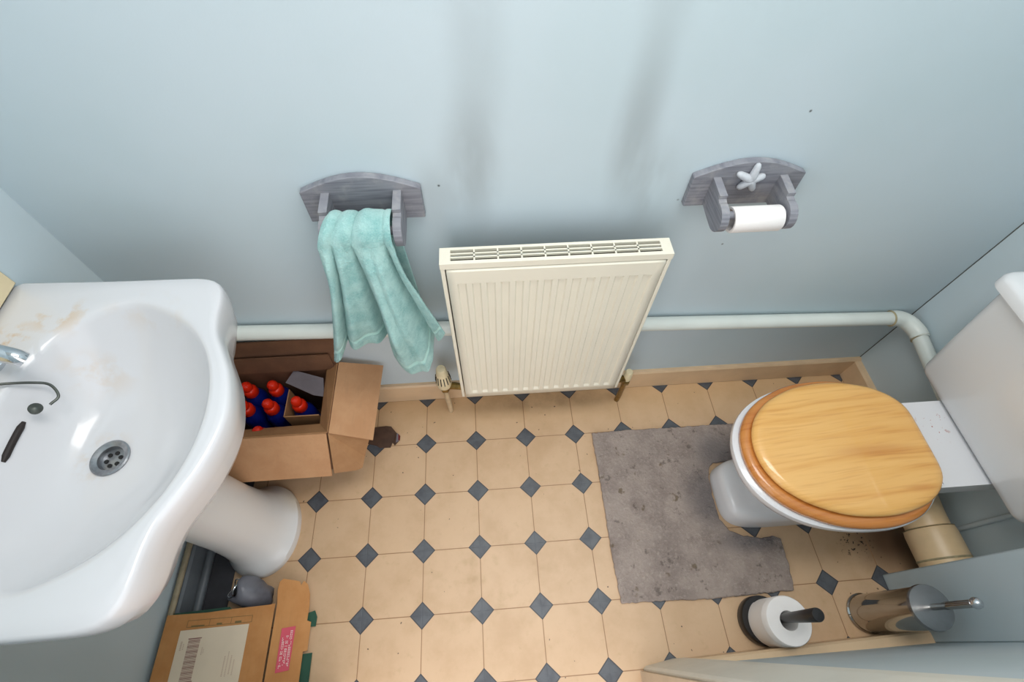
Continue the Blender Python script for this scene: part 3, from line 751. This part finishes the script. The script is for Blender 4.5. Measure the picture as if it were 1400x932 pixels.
# ------------------------------------------------------------------ flattened carton by the doorway
fb = thing('flattened_box', (-.62,-.54,0), 'flattened orange-brown carton with a white address label and red sticker', 'cardboard box')
TLp, TRp, BRp, BLp = Vector((-.785,-.456,.122)), Vector((-.549,-.449,.055)), Vector((-.549,-.640,.055)), Vector((-.785,-.640,.122))
def on_panel(u, v, up=.0): return TLp + (TRp-TLp)*u + (BLp-TLp)*v + Vector((0.27,0,.96))*up
bm = B(); sheet(bm, [on_panel(0,0), on_panel(.35,.005), on_panel(.62,-.015), on_panel(.95,-.03), on_panel(1,-.04), on_panel(1,1), on_panel(0,1)])
obj('panel', bm, M['card_orange'], fb, smooth=False, mods=[SOL(.004,0)])
def on_flap(u, v, up=0.0):
    z = .053-.040*u
    return Vector((-.545+.079*u, -.449-.191*v, z)) + Vector((.42,0,.9))*up
bm = B(); pts = [on_flap(0,-.02), on_flap(-.05,-.20), on_flap(-.03,-.31), on_flap(.06,-.35), on_flap(.40,-.325), on_flap(.55,-.31), on_flap(.60,-.26), on_flap(.66,-.32), on_flap(.80,-.27), on_flap(.90,-.14), on_flap(.93,.02), on_flap(.92,.19), on_flap(1.04,.21), on_flap(1.04,.55), on_flap(.92,.56), on_flap(.92,1), on_flap(0,1)]
sheet(bm, pts)
obj('side_flap', bm, M['card_orange'], fb, smooth=False, mods=[SOL(.004,0)])
bm = B(); sheet(bm, [on_panel(0,-.02,-.012), on_panel(.55,-.05,-.012), on_panel(.62,.03,-.012), on_panel(.9,.05,-.012), on_panel(.9,1,-.012), on_panel(0,1,-.012)])
sheet(bm, [Vector((-.56,-.49,.010)), Vector((-.457,-.462,.008)), Vector((-.449,-.478,.008)), Vector((-.450,-.500,.008)), Vector((-.56,-.502,.010))])
sheet(bm, [Vector((-.56,-.565,.010)), Vector((-.450,-.560,.008)), Vector((-.450,-.64,.008)), Vector((-.56,-.64,.010))])
obj('green_layer', bm, M['green_print'], fb, smooth=False, mods=[SOL(.002,0)])
bm = B(); sheet(bm, [on_panel(.155,.20,.0032), on_panel(.78,.19,.0032), on_panel(.78,.90,.0032), on_panel(.155,.90,.0032)])
lb = obj('address_label', bm, M['label'], fb, smooth=False, mods=[SOL(.0006,0)]); lb['label'] = 'off-white address label with a barcode'
bm = B()
for i in range(40):
    v0 = .315+i*.0118; wv = (.004,.0065,.0035,.0075,.005)[i*3 % 5]
    sheet(bm, [on_panel(.25,v0,.0042), on_panel(.355,v0,.0042), on_panel(.355,v0+wv,.0042), on_panel(.25,v0+wv,.0042)])
for v0 in (.30, .785):
    sheet(bm, [on_panel(.245,v0,.0042), on_panel(.365,v0,.0042), on_panel(.365,v0+.011,.0042), on_panel(.245,v0+.011,.0042)])
obj('barcode', bm, M['ink'], lb, smooth=False)
for (u0, u1, v0, v1) in ((.185,.20,.33,.45),(.21,.218,.36,.44),(.385,.393,.42,.52),(.40,.406,.44,.50),(.61,.62,.55,.80),(.64,.648,.50,.80),(.67,.68,.55,.78),(.70,.708,.60,.78)):
    bm = B()
    for i in range(int((v1-v0)/.018)):
        a = v0+i*.018; sheet(bm, [on_panel(u0,a,.0040), on_panel(u1,a,.0040), on_panel(u1,a+.011,.0040), on_panel(u0,a+.011,.0040)])
    obj('lettering', bm, M['faint_ink'], lb, smooth=False)
bm = B()                                                  # faint green frame with symbols, printed on the panel
for (u0, u1, v0, v1) in ((.20,.80,.085,.09),(.20,.80,.165,.17),(.20,.204,.09,.165),(.40,.404,.09,.165),(.60,.604,.09,.165),(.796,.80,.09,.165),(.24,.36,.15,.163),(.47,.52,.145,.163),(.64,.70,.14,.163)):
    sheet(bm, [on_panel(u0,v0,.0028), on_panel(u1,v0,.0028), on_panel(u1,v1,.0028), on_panel(u0,v1,.0028)])
obj('printed_frame', bm, plain('faded_green_ink', srgb(120,104,62), .7), fb, smooth=False)
bm = B(); sheet(bm, [on_flap(.24,.27,.0032), on_flap(.62,.25,.0032), on_flap(.60,.76,.0032), on_flap(.24,.78,.0032)])
rs = obj('red_sticker', bm, M['red_sticker'], fb, smooth=False, mods=[SOL(.0006,0)]); rs['label'] = 'red sticker with three lines of white lettering'
rn = random.Random(5)
for row, u0 in enumerate((.30,.40,.50)):
    v = (.38,.36,.30)[row]; bm = B()
    while v < (.72,.70,.72)[row]:
        L = rn.uniform(.010,.018)
        for q in range(3):
            if rn.random() < .78:
                a = u0+q*.021; l_ = L*(.5 if q == 1 else 1); sheet(bm, [on_flap(a,v,.0040), on_flap(a+.015,v,.0040), on_flap(a+.015,v+l_,.0040), on_flap(a,v+l_,.0040)])
        v += L+.007
        if rn.random() < .15: v += .016
    obj('lettering', bm, M['white_print'], rs, smooth=False)

# crumpled grey plastic bag
bm = B(); rings = []
gc = Vector((-.624,-.411,.036)); ax = Vector((.66,-.22,-.62)).normalized(); sd = ax.cross(Vector((0,0,1))).normalized(); upv = sd.cross(ax)
for t, r in ((-.040,.013),(-.048,.019),(-.045,.0245),(-.030,.029),(-.008,.031),(.012,.029),(.028,.024),(.040,.024),(.050,.020),(.056,.008)):
    ring_ = []
    for k in range(40):
        a = 2*PI*k/40; q = r*(1+.10*noise.noise(Vector((math.cos(a)*1.5, math.sin(a)*1.5, t*40)))+.05*math.sin(3*a+t*60))
        p = gc + ax*(t+.006*math.sin(2*a)) + sd*(q*1.25*math.cos(a)) + upv*(q*math.sin(a)*.95)
        if p.z < .002: p.z = .002
        ring_.append(p)
    rings.append(ring_)
rings.insert(0, [gc + ax*(-.02) + (p-gc-ax*(-.046))*.35 for p in rings[0]])
loft(bm, rings)
gb = obj('plastic_bag', bm, M['greyplastic'], at=(gc.x,gc.y,0), angle=80); tag(gb, 'small crumpled dark grey plastic bag on the floor beside the basin pedestal', 'plastic bag')
bm = B(); lathe(bm, [(.0001,0),(.018,0),(.018,.004),(.0001,.004)], (0,0,0), n=24, caps=False, M_=Matrix((sd,upv,ax)).transposed())
bmesh.ops.translate(bm, verts=bm.verts, vec=gc+ax*(-.0455)); obj('bag_opening', bm, M['dark'], gb)
bm = B(); tube(bm, [gc+ax*(-.051+.004*math.sin(3*a))+sd*(.0225*math.cos(a))+upv*(.0165*math.sin(a)) for a in [2*PI*k/24 for k in range(25)]], .0016, 8); obj('shiny_rim', bm, M['chrome'], gb)

# ------------------------------------------------------------------ light
def area(name, loc, rot, sx_, sy_, power, col):
    L = bpy.data.lights.new(name, 'AREA'); L.shape = 'RECTANGLE'; L.size = sx_; L.size_y = sy_; L.energy = power; L.color = col
    o = bpy.data.objects.new(name, L); COL.objects.link(o); o.location = loc; o.rotation_euler = rot; return o
area('ceiling_lamp', (.32,-.22,ZC-.03), (0,0,0), 1.3, .5, 18.5, (1,.975,.94))
w = bpy.data.worlds.new('doorway_fill'); sc.world = w; w.use_nodes = True  # even fill light, added to come in through the open doorway
w.node_tree.nodes['Background'].inputs[0].default_value = (.97,.975,1,1); w.node_tree.nodes['Background'].inputs[1].default_value = 1.9

# ------------------------------------------------------------------ camera (solved from the tile lattice)
cam = bpy.data.cameras.new('camera'); co = bpy.data.objects.new('camera', cam); COL.objects.link(co)
cam.sensor_width = 36; cam.lens = 652.83/1400*36; cam.clip_start = .01
R_ = Matrix(((0.997324,0.055226,-0.047895),(-0.072322,0.840828,-0.536449),(0.010646,0.538478,0.842573)))
CAM_C = Vector((0.06052,-0.58279,1.51765))
co.matrix_world = Matrix.Translation(CAM_C) @ R_.to_4x4()
sc.camera = co
vs = sc.view_settings
sc.display_settings.display_device = 'sRGB'
vs.view_transform = 'Standard'; vs.look = 'None'; vs.gamma = 1; vs.use_curve_mapping = False; vs.exposure = -0.06
